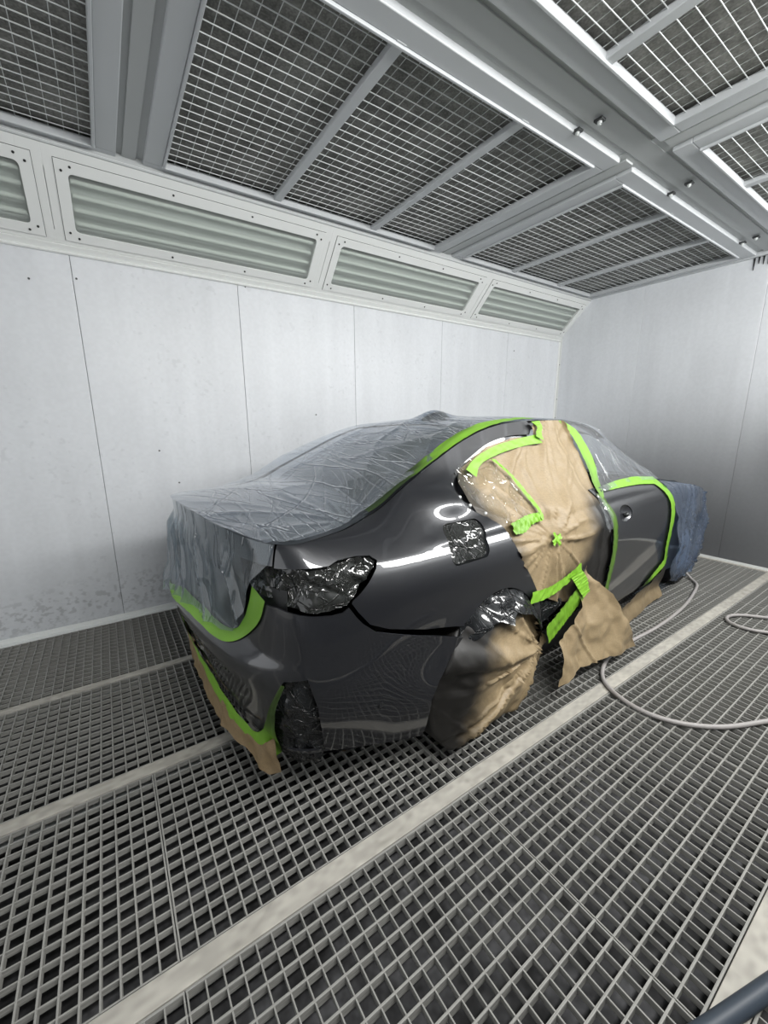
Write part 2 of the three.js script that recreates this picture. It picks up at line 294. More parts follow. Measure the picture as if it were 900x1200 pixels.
// ================= the booth =================
{
  const wl = struct('wall_left'), seams = [X_BACK, -2.12, -1.08, -0.04, 1.0, 2.04, 3.12, 4.18, X_END];
  const wm = std(S(222, 224, 226), 0.42, 0, { map: wallTex(60, true) });
  const back = bar('wall_core', M.gap, wl, X_BACK - 0.1, X_END + 0.1, -0.3, 2.56, Z_FAR - 0.12, Z_FAR - 0.022);
  for (let i = 0; i + 1 < seams.length; i++) {
    const w = seams[i + 1] - seams[i] - 0.002, g = new RoundedBoxGeometry(w, Y_BAND, 0.024, 2, 0.004);
    const p = g.attributes.position, uv = g.attributes.uv, cx = (seams[i] + seams[i + 1]) / 2;
    for (let k = 0; k < p.count; k++) uv.setXY(k, (p.getX(k) + cx + 3) / 8, (p.getY(k) + Y_BAND / 2) / 2.6);
    part('wall_panel', g, wm, wl).position.set(cx, Y_BAND / 2, Z_FAR - 0.012);
  }
  for (const [x, y] of [[-0.26, 2.32], [-0.02, 2.36], [1.06, 2.49], [1.62, 1.52], [0.33, 1.25], [0.44, 1.0], [4.3, 2.3]]) {   // fixing screws and a drilled hole in the sheet
    const s = part('screw', new THREE.CylinderGeometry(0.006, 0.006, 0.006, 10).rotateX(Math.PI / 2), M.screw, wl); s.position.set(x, y, Z_FAR + 0.002);
  }
  const bl = struct('baseboard_left');
  bar('floor_angle', M.band, bl, X_BACK, X_END, -0.02, 0.004, Z_FAR, Z_FAR + 0.042, 0.002);
  bar('wall_flange', M.band, bl, X_BACK, X_END, 0.002, 0.035, Z_FAR - 0.001, Z_FAR + 0.004, 0.0015);

  const we = struct('wall_end'), zs = [Z_FAR - 0.02, -2.48, -1.41, -0.37, Z_NEAR + 0.02];
  const em = std(S(232, 234, 236), 0.38, 0.0, { map: wallTex(90, false, [[3.25, 2.75, 0.09, 0.3], [2.85, 2.9, 0.3, 0.12], [4.7, 0.95, 0.36, 0.35], [3.2, 0.15, 1.1, 0.42], [4.6, 0.1, 1.4, 0.45], [5.2, 1.0, 0.7, 0.3]]) });  // end wall colour gets darker in blobs, mostly towards the floor
  bar('wall_core', M.gap, we, X_END + 0.022, X_END + 0.12, -0.3, 3.2, Z_FAR - 0.2, Z_NEAR + 0.2);
  for (let i = 0; i + 1 < zs.length; i++) {
    const w = zs[i + 1] - zs[i] - 0.0012, g = new RoundedBoxGeometry(w, 3.0, 0.024, 2, 0.004).rotateY(-Math.PI / 2);
    const p = g.attributes.position, uv = g.attributes.uv, cz = (zs[i] + zs[i + 1]) / 2;
    for (let k = 0; k < p.count; k++) uv.setXY(k, (p.getZ(k) + cz - Z_FAR + 2) / 8, (p.getY(k) + 1.5) / 3.0);
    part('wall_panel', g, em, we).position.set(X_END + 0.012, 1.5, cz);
  }
  const be = struct('baseboard_end');
  bar('floor_angle', M.strip, be, X_END - 0.04, X_END, -0.02, 0.004, Z_FAR, Z_NEAR, 0.002);
  bar('wall_flange', M.band, be, X_END - 0.004, X_END + 0.001, 0.002, 0.03, Z_FAR, Z_NEAR, 0.0015);
  const tr = struct('trim_1');                             // corner post between the side wall and the end wall, then up the slope
  bar('corner_angle', M.band, tr, X_END - 0.035, X_END, 0, Y_BAND, Z_FAR, Z_FAR + 0.006, 0.002);
  bar('corner_flange', M.band, tr, X_END - 0.006, X_END, 0, Y_BAND, Z_FAR, Z_FAR + 0.03, 0.002);
  for (const y of [0.6, 1.15, 1.5, 1.75, 2.2]) { const s = part('rivet', new THREE.SphereGeometry(0.006, 8, 6), M.screw, tr); s.position.set(X_END - 0.006, y, Z_FAR + 0.02); }

  const wr = struct('wall_right');
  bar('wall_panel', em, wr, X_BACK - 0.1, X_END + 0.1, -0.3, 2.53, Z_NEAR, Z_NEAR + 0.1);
  const wb = struct('wall_back');
  bar('wall_panel', em, wb, X_BACK - 0.1, X_BACK, -0.3, 3.3, Z_FAR - 0.2, -3.05);   // gap left as an added doorway behind the viewer, letting in fill light
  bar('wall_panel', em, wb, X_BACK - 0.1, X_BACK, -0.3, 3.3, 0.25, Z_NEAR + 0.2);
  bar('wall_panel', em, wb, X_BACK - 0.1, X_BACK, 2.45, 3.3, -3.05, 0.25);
  bar('threshold', M.strip, wb, X_BACK - 1.6, X_BACK, -0.3, 0.0, -3.3, 0.5);  // ground outside the added doorway

  // ---- sloping lamp bands along both sides
  const slopeLen = Math.hypot(BAND_DZ, BAND_DY), ang = Math.atan2(BAND_DZ, BAND_DY);
  const band = (side) => {                                 // local frame: x along the booth, v up the slope, w out of the slope into the room
    const g = struct('trim_' + (side < 0 ? 2 : 3));
    g.position.set(0, Y_BAND, side < 0 ? Z_FAR : Z_NEAR);
    if (side < 0) g.rotation.x = ang; else { g.rotation.x = -ang; }
    const s = side < 0 ? 1 : -1, zz = (w0, w1) => (s > 0 ? [w0, w1] : [-w1, -w0]);
    const b = (name, mat, x0, x1, v0, v1, w0, w1, r = 0) => { const [a, c] = zz(w0, w1); return bar(name, mat, g, x0, x1, v0, v1, a, c, r); };
    const L = slopeLen + 0.03;
    b('bottom_rail', M.band, X_BACK, X_END, -0.012, 0.03, -0.02, 0.012, 0.003);
    b('drip_ledge', M.band, X_BACK, X_END, -0.02, -0.006, -0.01, 0.03, 0.003);
    b('lower_rail', M.band, X_BACK, X_END, 0.031, slopeLen * 0.215 - 0.01, -0.03, 0.0, 0.001);
    b('upper_rail', M.band, X_BACK, X_END, slopeLen * 0.825, L, -0.03, 0.0, 0.001);
    const posts = [X_BACK, ...LAMP_SPANS.flat(), X_END];
    for (let i = 0; i < posts.length; i += 2) {
      const x0 = posts[i], x1 = posts[i + 1], m = (x0 + x1) / 2, e0 = i ? 0.055 : 0, e1 = i + 2 < posts.length ? 0.055 : 0;
      b('post', M.band, x0 - e0, m - 0.0015, 0.031, L, -0.03, 0.0005, 0.001); b('post', M.band, m + 0.0015, x1 + e1, 0.031, L, -0.03, 0.0005, 0.001);
    }
    b('housing_back', M.band, X_BACK - 0.05, X_END + 0.05, -0.05, L + 0.1, -0.2, -0.17);
    return g;
  };
  band(-1); band(1);
  const ords = ['second from the left, the longest in view', 'third from the left', 'rightmost, ending in the far corner'];
  for (const side of [-1, 1]) LAMP_SPANS.forEach(([x0, x1], n) => {
    const f = new THREE.Group(); f.name = numbered('light_fitting'); scene.add(f);
    f.position.set(x0, Y_BAND, side < 0 ? Z_FAR : Z_NEAR); f.rotation.x = side < 0 ? ang : -ang;
    const s = side < 0 ? 1 : -1, W = x1 - x0, va = slopeLen * 0.11, vb = slopeLen * 0.925, ga = slopeLen * 0.215, gb = slopeLen * 0.815, gx = 0.056;
    const sh = new THREE.Shape([[0, va], [W, va], [W, vb], [0, vb]].map((p) => new THREE.Vector2(...p)));
    const h = new THREE.Path(), r = 0.03; h.moveTo(gx + r, ga); h.lineTo(W - gx - r, ga); h.quadraticCurveTo(W - gx, ga, W - gx, ga + r); h.lineTo(W - gx, gb - r); h.quadraticCurveTo(W - gx, gb, W - gx - r, gb); h.lineTo(gx + r, gb); h.quadraticCurveTo(gx, gb, gx, gb - r); h.lineTo(gx, ga + r); h.quadraticCurveTo(gx, ga, gx + r, ga);
    sh.holes.push(h);
    const put = (m, w) => { m.position.z += s * w; return m; };
    const fr = part('frame', new THREE.ExtrudeGeometry(sh, { depth: 0.004, bevelEnabled: true, bevelSize: 0.0012, bevelThickness: 0.0012, bevelSegments: 2 }), M.band, f); fr.position.z = s > 0 ? 0.0022 : -0.0062;
    const gasket = new THREE.Shape([[-0.0035, va - 0.0035], [W + 0.0035, va - 0.0035], [W + 0.0035, vb + 0.0035], [-0.0035, vb + 0.0035]].map((p) => new THREE.Vector2(...p))); gasket.holes.push(h);
    put(part('gasket', new THREE.ExtrudeGeometry(gasket, { depth: 0.0012, bevelEnabled: false }), M.gap, f), s > 0 ? 0.0004 : 0.0016);
    put(paneAt(part('glass_pane', new THREE.PlaneGeometry(W - 2 * gx + 0.04, gb - ga + 0.04), M.glass, f), W / 2, (ga + gb) / 2), -0.008);
    if (side < 0) {                                        // unlit here: tubes in a ribbed reflector seen through the glass
      const rg = grid(8, 64, (u, v) => [gx - 0.03 + (W - 2 * gx + 0.06) * u, ga - 0.03 + (gb - ga + 0.06) * v, -0.052 - 0.010 * Math.cos(v * Math.PI * 2 * 4.6)]);
      part('reflector', rg, M.reflector, f);
      for (let k = 0; k < 4; k++) { const t = part('fluorescent_tube', new THREE.CylinderGeometry(0.013, 0.013, W - 2 * gx - 0.02, 12).rotateZ(Math.PI / 2), M.tube, f); t.position.set(W / 2, ga + (gb - ga) * (k + 0.55) / 4.2, -0.034); }
      bar('housing_end', M.band, f, gx - 0.035, gx - 0.03, ga - 0.03, gb + 0.03, -0.1, -0.012); bar('housing_end', M.band, f, W - gx + 0.03, W - gx + 0.035, ga - 0.03, gb + 0.03, -0.1, -0.012);
    } else put(bar('lamp_diffuser', n ? M.lit : M.tube, f, gx - 0.01, W - gx + 0.01, ga - 0.01, gb + 0.01, -0.002, 0.002), 0.002 - 0.006);
    for (const [cx, cv] of [[0.028, va + 0.05], [0.028, vb - 0.05], [W - 0.028, va + 0.05], [W - 0.028, vb - 0.05], [0.07, va + 0.024], [0.07, vb - 0.024], [W - 0.07, va + 0.024], [W - 0.07, vb - 0.024], [W * 0.36, va + 0.024], [W * 0.36, vb - 0.024], [W * 0.66, va + 0.024], [W * 0.66, vb - 0.024]]) {
      const q = part('screw', screwGeo, M.screw, f); q.position.set(cx, cv, s * 0.008);
    }
    shade(f);
    if (side < 0) tag(f, 'white framed unlit strip light, ribbed glass, ' + (n ? ords[n - 1] : 'leftmost, cut off'), 'light', 'strip lights over the white side wall');
    else tag(f, ['unlit white strip light beside the added doorway behind the viewer', 'lit strip light over the near wall, second from the added doorway', 'lit strip light over the near wall, third from the added doorway', 'lit strip light over the near wall, touching the end wall'][n], 'light', 'strip lights over the near wall');
  });

  // ---- floor: pit, steel support strips and loose grating panels
  const fl = struct('floor');
  { const g = new THREE.PlaneGeometry(X_END - X_BACK + 0.2, Z_NEAR - Z_FAR + 0.2, 1, 1).rotateX(-Math.PI / 2), uv = g.attributes.uv; for (let k = 0; k < uv.count; k++) uv.setXY(k, uv.getX(k) * 5, uv.getY(k) * 2.6); const b = part('pit_filter', g, M.pit, fl); b.position.set((X_END + X_BACK) / 2, -0.095, (Z_NEAR + Z_FAR) / 2); }
  const strips = [[-2.638, -2.588], [-1.813, -1.752], [-1.002, -0.935], [-0.147, -0.08]];
  for (const [a, b] of strips) {
    const g = new RoundedBoxGeometry(X_END - X_BACK - 0.05, 0.012, b - a, 2, 0.0025), p = g.attributes.position, uv = g.attributes.uv;
    for (let k = 0; k < p.count; k++) uv.setXY(k, p.getX(k) / 8, p.getZ(k) / 0.3 + 0.5);
    part('support_strip', g, M.strip, fl).position.set((X_END + X_BACK) / 2 - 0.02, -0.006 + 0.001, (a + b) / 2);
    bar('support_web', M.beam, fl, X_BACK, X_END, -0.095, -0.012, (a + b) / 2 - 0.004, (a + b) / 2 + 0.004);
  }
  const rows = [[Z_FAR + 0.044, -2.64], [-2.586, -1.815], [-1.75, -1.004], [-0.933, -0.149], [-0.078, Z_NEAR - 0.01]];
  const PX = 0.0449, NX = 23, JOINT = 1.0405;
  rows.forEach(([za, zb], row) => {
    const along = row >= 3, n = Math.round((zb - za - 0.008) / 0.0505), pz = (zb - za - 0.008) / n;
    for (let c = -3; c <= 4; c++) {
      const x0 = -0.005 + JOINT * c, far = c === 4, x1 = Math.min(x0 + PX * NX, X_END - 0.046);
      if (x0 < X_BACK + 0.3) continue;
      const p = new THREE.Group(); p.name = 'grating_panel'; fl.add(p); p.position.set(x0, 0, za);
      p.rotation.x = (h2(c, row, 3) - 0.5) * 0.0012; p.position.y = -0.0005 - 0.001 * h2(c, row, 4);
      const nx = Math.floor((x1 - x0) / PX + 0.01), L = nx * PX;
      const tx = along ? 0.0042 : 0.0052, tz = along ? 0.0066 : 0.0046;
      for (let k = 0; k <= nx; k++) { const m = part('cross_bar', boxGeo(tx, along ? 0.022 : 0.03, zb - za - 0.002, 0.001), M.bar, p); m.position.set(k * PX + 0.003, along ? -0.0125 : -0.0152, (zb - za) / 2); }
      for (let k = 0; k <= n; k++) { const m = part('long_bar', boxGeo(L + 0.006, along ? 0.03 : 0.022, tz, 0.001), M.bar, p); m.position.set(L / 2 + 0.003, along ? -0.0152 : -0.0125, 0.004 + k * pz); }
    }
  });

  // ---- ceiling: plenum slab, steel channels, filter frames with wire mesh under dark filter mats
  const ce = struct('ceiling');
  bar('plenum_slab', M.beam, ce, X_BACK - 0.1, X_END + 0.1, 3.2, 3.25, Z_FAR - 0.3, Z_NEAR + 0.3);
  bar('side_channel', M.beam, ce, X_BACK, X_END, Y_CEIL - 0.03, Y_CEIL + 0.05, -3.19, -3.10, 0.004);
  bar('side_channel', M.beam, ce, X_BACK, X_END, Y_CEIL - 0.03, Y_CEIL + 0.05, 0.29, 0.38, 0.004);
  bar('middle_channel', M.beam, ce, X_BACK, X_END, Y_CEIL + 0.03, Y_CEIL + 0.05, -1.56, -1.26, 0.003);
  bar('middle_strip', M.beam, ce, X_BACK, X_END, Y_CEIL + 0.022, Y_CEIL + 0.031, -1.47, -1.345, 0.003);
  const MOD = [[-2.09, 0.255], [0.39, 2.725], [2.87, 5.205]];
  const cross = [[X_BACK, -2.09], [0.255, 0.39], [2.725, 2.87]];
  for (const [a, b] of cross) {
    bar('cross_channel', M.beam, ce, a - 0.02, b + 0.02, Y_CEIL + 0.024, Y_CEIL + 0.05, -3.12, 0.32, 0.003);
    if (a > -1) { bar('channel_plate', M.beam, ce, a + 0.03, b - 0.035, Y_CEIL + 0.012, Y_CEIL + 0.0245, -3.12, -1.5, 0.003); bar('channel_plate', M.beam, ce, a + 0.03, b - 0.035, Y_CEIL + 0.012, Y_CEIL + 0.0245, -1.3, 0.32, 0.003); }
  }
  bar('end_angle', M.frame, ce, X_END - 0.035, X_END, Y_CEIL - 0.01, Y_CEIL + 0.05, Z_FAR + 0.3, Z_NEAR - 0.3, 0.003);
  MOD.forEach(([xa, xb]) => [[-3.155, -1.52], [-1.305, 0.345]].forEach(([za, zb], side) => {
    const g = new THREE.Group(); g.name = 'filter_frame'; ce.add(g); g.position.set(xa, Y_CEIL, za);
    const W = xb - xa, D = zb - za, fw = 0.098, th = 0.036;
    const rails = [[0, W, 0, fw], [0, W, D - fw, D], [0, fw, fw, D - fw], [W - fw, W, fw, D - fw]];
    for (const [a, b, c, d] of rails) bar('frame_rail', M.frame, g, a, b, 0, th, c, d, 0.006);
    const inner = (W - 2 * fw);
    const lips = [[fw - 0.002, W - fw + 0.002, fw, fw + 0.014], [fw - 0.002, W - fw + 0.002, D - fw - 0.014, D - fw], [fw, fw + 0.014, fw, D - fw], [W - fw - 0.014, W - fw, fw, D - fw]];
    for (const [a, b, c, d] of lips) bar('glazing_lip', M.frame, g, a, b, -0.012, 0.03, c, d, 0.004);
    for (const k of [0.342, 0.678]) bar('divider_bar', M.frame, g, W * k - 0.026, W * k + 0.026, -0.002, 0.03, fw - 0.01, D - fw + 0.01, 0.005);
    const nl = Math.round((D - 2 * fw) / 0.0605), nc = Math.round(inner / 0.0645);
    for (let k = 1; k < nl; k++) { const m = part('long_wire', wireX(inner), M.wire, g); m.position.set(W / 2, 0.020, fw + (D - 2 * fw) * k / nl); }
    for (let k = 1; k < nc; k++) { const m = part('cross_wire', wireZ(D - 2 * fw), M.wire, g); m.position.set(fw + inner * k / nc, 0.0238, D / 2); }
    const mat = grid(60, 44, (u, v) => [0.02 + (W - 0.04) * u, 0.052 + 0.006 * fbm(u * 9, v * 7, side + Math.round(xa * 3)) + 0.012 * Math.exp(-(((((u * 3.0) % 1) - 0.62) / 0.012) ** 2)), 0.02 + (D - 0.04) * v], { uvU: 3, uvV: 2 });
    part('filter_mat', mat, M.filter, g);
  }));
  for (const [x, z] of [[2.27, -1.513], [2.29, -1.405], [3.37, -1.505], [3.33, -1.385], [4.76, -1.50], [4.72, -1.40], [1.25, -1.31]]) {   // hold-down clips in the middle channel
    const c = new THREE.Group(); c.name = 'frame_clip'; ce.add(c); c.position.set(x, Y_CEIL, z);
    bar('clip_plate', M.screw, c, -0.02, 0.02, 0.0, 0.012, -0.022, 0.022, 0.002);
    const b = part('clip_bolt', new THREE.CylinderGeometry(0.007, 0.007, 0.035, 8), M.wire, c); b.position.y = 0.002;
    const nt = part('clip_nut', new THREE.CylinderGeometry(0.013, 0.013, 0.011, 6), M.wire, c); nt.position.y = -0.006;
  }
  for (let k = 0; k < 5; k++) { const L = 0.05 + 0.07 * h2(k, 1), m = part('drip', new THREE.CylinderGeometry(0.008, 0.003, L, 7), M.dark, ce); m.position.set(X_END - 0.006, Y_CEIL - 0.01 - L / 2, -1.535 + k * 0.034); }
}

// ================= the car =================
const car = new THREE.Group(); car.name = 'sedan_car'; scene.add(car);
car.position.set(1.284, 0, -1.987); car.rotation.y = 0.0805; car.updateMatrixWorld(true);
tag(car, 'dark grey glossy four-door sedan, partly masked for spraying, in the middle of the booth', 'car');
M.paint = phys(S(34, 35, 39), { metalness: 0.3, roughness: 0.34, clearcoat: 1, clearcoatRoughness: 0.025 });
M.under = std(S(20, 21, 23), 0.6);
M.carglass = phys(S(12, 14, 15), { roughness: 0.06, metalness: 0, clearcoat: 1, clearcoatRoughness: 0.02 });
const onTop = (out = 0) => (z, x) => [x, topY(x, z) + out, z];
const onWall = (out = 0) => (t, y) => wall(t, Math.min(y, topEdge(t)), out);
const EP = (a, b, n, f = (e) => e) => { const r = []; for (let i = 0; i <= n; i++) r.push(f(edgePoint(a + (b - a) * i / n), a + (b - a) * i / n)); return r; };
const topLine = (a, b, n, dy = 0.0) => { const r = []; for (let i = 0; i <= n; i++) { const t = a + (b - a) * i / n; r.push([t, topEdge(t) + dy]); } return r; };
const DOOR_EDGE = [[2.357, 1.381], [2.169, 1.377], [1.993, 1.344], [1.842, 1.286], [1.733, 1.239], [1.664, 1.199], [1.629, 1.149], [1.652, 1.088], [1.702, 1.062], [1.794, 1.003], [1.826, .968], [1.85, .901], [1.911, .805], [1.98, .713], [2.017, .645], [2.059, .538], [2.123, .364]];
const ARCH = [[2.123, .364], [2.042, .514], [1.965, .621], [1.889, .684], [1.798, .725], [1.69, .73], [1.588, .703], [1.531, .667], [1.495, .649]];
const archS = smoothLine(ARCH, 40).map((p) => [p[0], p[1]]);
const doorS = smoothLine(DOOR_EDGE, 70).map((p) => [p[0], p[1]]);
const TAIL = [[.70, .98], [.817, .982], [.928, .983], [.967, .995], [1.032, .998], [1.092, .993], [1.115, .976], [1.102, .953], [1.059, .911], [1.022, .878], [.999, .863], [.983, .848], [.959, .834], [.923, .832], [.86, .836], [.788, .846], [.724, .859], [.6, .87], [.52, .9], [.5, .95], [.6, .975]];
const GAP_UP = [[1.494, .64], [1.3, .682], [1.127, .735], [1.055, .769], [1.014, .822], [.995, .854]];
const roundRect = (cx, cy, w, h, r, n = 5, skew = 0) => { const o = []; for (const [sx, sy, a0] of [[1, 1, 0], [-1, 1, 90], [-1, -1, 180], [1, -1, 270]]) for (let k = 0; k <= n; k++) { const a = (a0 + 90 * k / n) * Math.PI / 180; const y = sy * (h / 2 - r) + r * Math.sin(a); o.push([cx + sx * (w / 2 - r) + r * Math.cos(a) + skew * y, cy + y]); } return o; };
const FUEL = roundRect(1.568, .968, .225, .145, .032, 5, .22);
{
  const quarter = [...topLine(.70, 2.37, 60), [2.40, 1.42], ...doorS, ...archS.slice(1), ...GAP_UP, [.999, .863], [1.022, .878], [1.059, .911], [1.102, .953], [1.115, .976], [1.092, .993], [1.032, .998], [.967, .995], [.928, .983], [.817, .982], [.70, .98]];
  const q1 = patch(quarter, onWall(), { step: .018, stepB: .012, holes: [FUEL], rim: .006, exact: true });
  const inner = EP(.70, 2.45, 50, (e) => [e[2], e[0]]), q2 = patch([...inner, ...inner.map(([z, x]) => [z - .03, x]).reverse()], onTop(), { step: .02, exact: true });
  part('quarter_panel', mergeGeometries([q1, q2]), M.paint, car);
  // jamb: stepped gutter turned in along the door opening
  const jamb = (d0, o0, d1, o1) => { const n = doorS.length, a = [], b = []; return grid(n - 1, 3, (u, v) => { const i = Math.round(u * (n - 1)), p = doorS[i], A = doorS[Math.max(0, i - 1)], B = doorS[Math.min(n - 1, i + 1)], l = Math.hypot(B[0] - A[0], B[1] - A[1]) || 1, nx = -(B[1] - A[1]) / l, ny = (B[0] - A[0]) / l, d = mix(d0, d1, v); return wall(p[0] + nx * d, Math.min(p[1] + ny * d, topEdge(p[0])), mix(o0, o1, v)); }); };
  part('door_jamb', mergeGeometries([jamb(0, 0, .004, -.018), jamb(.004, -.018, .026, -.022), jamb(.026, -.022, .03, -.05), jamb(.03, -.05, .07, -.06)]), M.paint, car);
  for (const [t, y] of [[1.655, 1.175], [1.652, 1.125], [1.70, 1.085], [1.77, 1.045]]) { const s = part('jamb_bolt', new THREE.SphereGeometry(.009, 10, 8), M.wire, car); s.position.set(...wall(t, y, -.018)); }
  part('fuel_recess', patch(FUEL.map(([t, y]) => [1.568 + (t - 1.568) * 1.12, .968 + (y - .968) * 1.12]), (t, y) => { const p = wall(t, y, -.03); return p; }, { step: .03 }), M.under, car);
  part('lamp_recess', patch(TAIL, onWall(-.06), { step: .03 }), M.under, car);
  // bumper, a little loose at the wheel arch
  const R = [[0, .67], [.45, .69], [.58, .80], [.665, .852], [.724, .853], [.788, .840], [.86, .830], [.923, .826], [.959, .829], [.983, .843], [1.005, .808], [1.03, .776], [1.077, .736], [1.261, .667], [1.485, .594], [1.419, .537], [1.348, .451], [1.316, .385], [1.313, .28], [1.312, .185], [1.2, .205], [1.068, .225], [.907, .245], [.75, .235], [.58, .225], [.3, .215], [0, .215]];
  const DIFF = [[.75, .605], [.83, .615], [.86, .5], [.885, .27], [.60, .24], [.64, .42]];
  part('rear_bumper', patch([...R, ...R.slice(1, -1).reverse().map(([t, y]) => [-t, y])], onWall(.002), { step: .02, stepB: .012, holes: [DIFF], rim: .008, exact: true }), M.paint, car);
  part('diffuser', patch([[-.9, .26], [.9, .26], [.9, .66], [-.9, .66]], onWall(-.035), { step: .05 }), M.under, car);
  part('bumper_lip', grid(40, 3, (u, v) => { const t = -1.25 + 2.5 * u, y = .225 - .03 * v; const p = wall(t, .23, -.09 * v); return [p[0], y, p[2]]; }), M.paint, car);
  bar('added_under_box', M.under, car, -.85, -.42, .13, .2, -.6, .45, .03);  // added dark box that darkens the view beneath the bumper
  part('parking_sensor', new THREE.CylinderGeometry(.011, .011, .01, 14).rotateX(Math.PI / 2), M.under, car).position.set(...wall(1.10, .43, 0));
  // tail: lid, panel under the lid
  part('trunk_lid', mergeGeometries([
    patch([...topLine(-.69, .69, 40), [.69, .985], [.5, .985], [.5, .66], [-.5, .66], [-.69, .985]], onWall(), { step: .02 }),
    patch([...EP(0, .72, 14, (e) => [e[2], e[0]]), ...EP(.72, 1.25, 12, (e) => [e[2] - .032, e[0]]), ...EP(1.25, .72, 12, (e) => [-e[2] + .032, e[0]]), ...EP(.72, 0, 14, (e) => [-e[2], e[0]])], onTop(), { step: .03 })]), M.paint, car);
  part('tail_panel', patch([[-.75, .62], [.75, .62], [.75, .9], [-.75, .9]], onWall(-.03), { step: .04 }), M.under, car);
  // left side as one skin, with the roof rail and pillars; right roof rail
  const leftLow = [[-.69, .66], [-.69, .97], ...topLine(-.69, -2.0, 40), [-2.0, .99], [-4.1, .99], ...topLine(-4.35, -5.95, 30), [-5.95, .25], [-3.9, .2], [-2.2, .2], [-2.1, .36], [-1.75, .72], [-1.4, .36], [-1.3, .2]];
  part('left_side', patch(leftLow, onWall(), { step: .05 }), M.paint, car);
  const rail = (s) => grid(60, 3, (u, v) => { const t = s * (2.0 + 2.4 * u); return wall(t, topEdge(t) - .055 * v, 0); });
  part('roof_rail', rail(-1), M.paint, car);
  part('roof_rail', grid(60, 3, (u, v) => { const t = 2.40 + 2.0 * u; return wall(t, topEdge(t) - .05 * v, -.035); }), M.paint, car);
  part('roof', patch([...EP(2.0, 3.35, 30, (e) => [e[2] - .01, e[0]]), ...EP(3.35, 2.0, 30, (e) => [-e[2] + .01, e[0]])], onTop(), { step: .04 }), M.paint, car);
  part('rear_window', patch([...EP(1.24, 2.0, 20, (e) => [e[2] - .03, e[0]]), ...EP(2.0, 1.24, 20, (e) => [-e[2] + .03, e[0]])], onTop(-.006), { step: .03 }), M.carglass, car);
  part('hood', patch([...EP(4.35, 5.7, 30, (e) => [e[2], e[0]]), ...EP(5.7, 4.35, 30, (e) => [-e[2], e[0]])], onTop(), { step: .05 }), M.paint, car);
  part('front_fender', patch([...topLine(4.2, 5.5, 20), [5.5, .25], [4.95, .25], [4.93, .5], [4.8, .66], [4.58, .735], [4.36, .66], [4.23, .5], [4.2, .25], [3.96, .25], [3.9, .6], [3.86, .8], [3.84, .93], [3.9, 1.0]], onWall(), { step: .03 }), M.paint, car);
  part('front_bumper', patch([...topLine(5.5, T_END - .02, 8), [T_END - .02, .25], [5.5, .25]], onWall(), { step: .05 }), M.paint, car);
  // right front door with its handle dish, sill
  const HAND = []; for (let k = 0; k < 20; k++) HAND.push([3.03 + .092 * Math.cos(k * Math.PI / 10), .887 + .05 * Math.sin(k * Math.PI / 10)]);
  part('front_door', patch([[2.70, 1.06], [3.2, 1.06], [3.74, 1.035], [3.80, .9], [3.85, .78], [3.89, .5], [3.92, .30], [3.6, .2], [3.2, .17], [2.95, .17], [2.90, .45], [2.87, .65], [2.84, .8], [2.78, .95]], onWall(.001), { step: .025, stepB: .015, holes: [HAND], rim: .006, exact: true }), M.paint, car);
  part('handle_dish', patch(HAND.map(([a, b]) => [3.03 + (a - 3.03) * 1.04, .887 + (b - .887) * 1.04]), (t, y) => { const r = ((t - 3.03) / .096) ** 2 + ((y - .887) / .052) ** 2; return wall(t, y, -.03 * Math.max(0, 1 - r) - .001); }, { step: .012 }), M.paint, car);
  part('handle_glint', new THREE.SphereGeometry(.016, 14, 10), M.screw, car).position.set(...wall(3.06, .872, -.012));  // bead added in place of the reflection low in the handle dish
  part('sill', patch([[2.12, .14], [4.0, .14], [4.0, .36], [2.12, .36]], onWall(-.02), { step: .06 }), M.under, car);
  part('belt_trim', grid(40, 1, (u, v) => wall(2.74 + 1.0 * u, 1.052 - .035 * u * u + .012 * v, .004)), M.under, car);
  // wheel housings, floor pan and wheels
  part('wheel_housing', grid(40, 6, (u, v) => { const p = archS[Math.round(u * (archS.length - 1))]; const q = wall(p[0], p[1], -.008); return [q[0], q[1], q[2] - .26 * v]; }), M.under, car);
  bar('floor_pan', M.under, car, -.85, 3.35, .2, .3, -.74, .62, .03);
  bar('cabin_tub', M.under, car, -.35, 2.3, .3, .52, -.72, .6, .03);
  bar('rear_seat_back', M.under, car, -.45, -.3, .5, 1.0, -.66, .56, .04);
  const tyre = new THREE.LatheGeometry([[.2, -.1], [.3, -.11], [.318, -.09], [.325, 0], [.318, .09], [.3, .11], [.2, .1]].map((p) => new THREE.Vector2(...p)), 40).rotateX(Math.PI / 2);
  const rim = new THREE.CylinderGeometry(.21, .21, .16, 32).rotateX(Math.PI / 2);
  for (const [x, z] of [[0, .76], [0, -.76], [2.85, .74], [2.85, -.76]]) { const w = part('wheel', tyre, M.under, car); w.position.set(x, .326, z); part('wheel_rim', rim, M.wire, w); }
  part('aerial_fin', (() => { const g = grid(16, 8, (u, v) => { const x = .40 + .20 * u, hgt = .062 * Math.sin(Math.PI * Math.min(1, u * .5 + .12)) * (1 - .25 * u) * (u < .06 ? u / .06 : 1); const z = .05 * (v - .5) * 2; return [x, topY(x, 0) - .006 + hgt * Math.sqrt(Math.max(0, 1 - (2 * v - 1) ** 2)) * Math.min(1, (1 - u) * 4), z]; }); return g; })(), M.under, car);
}

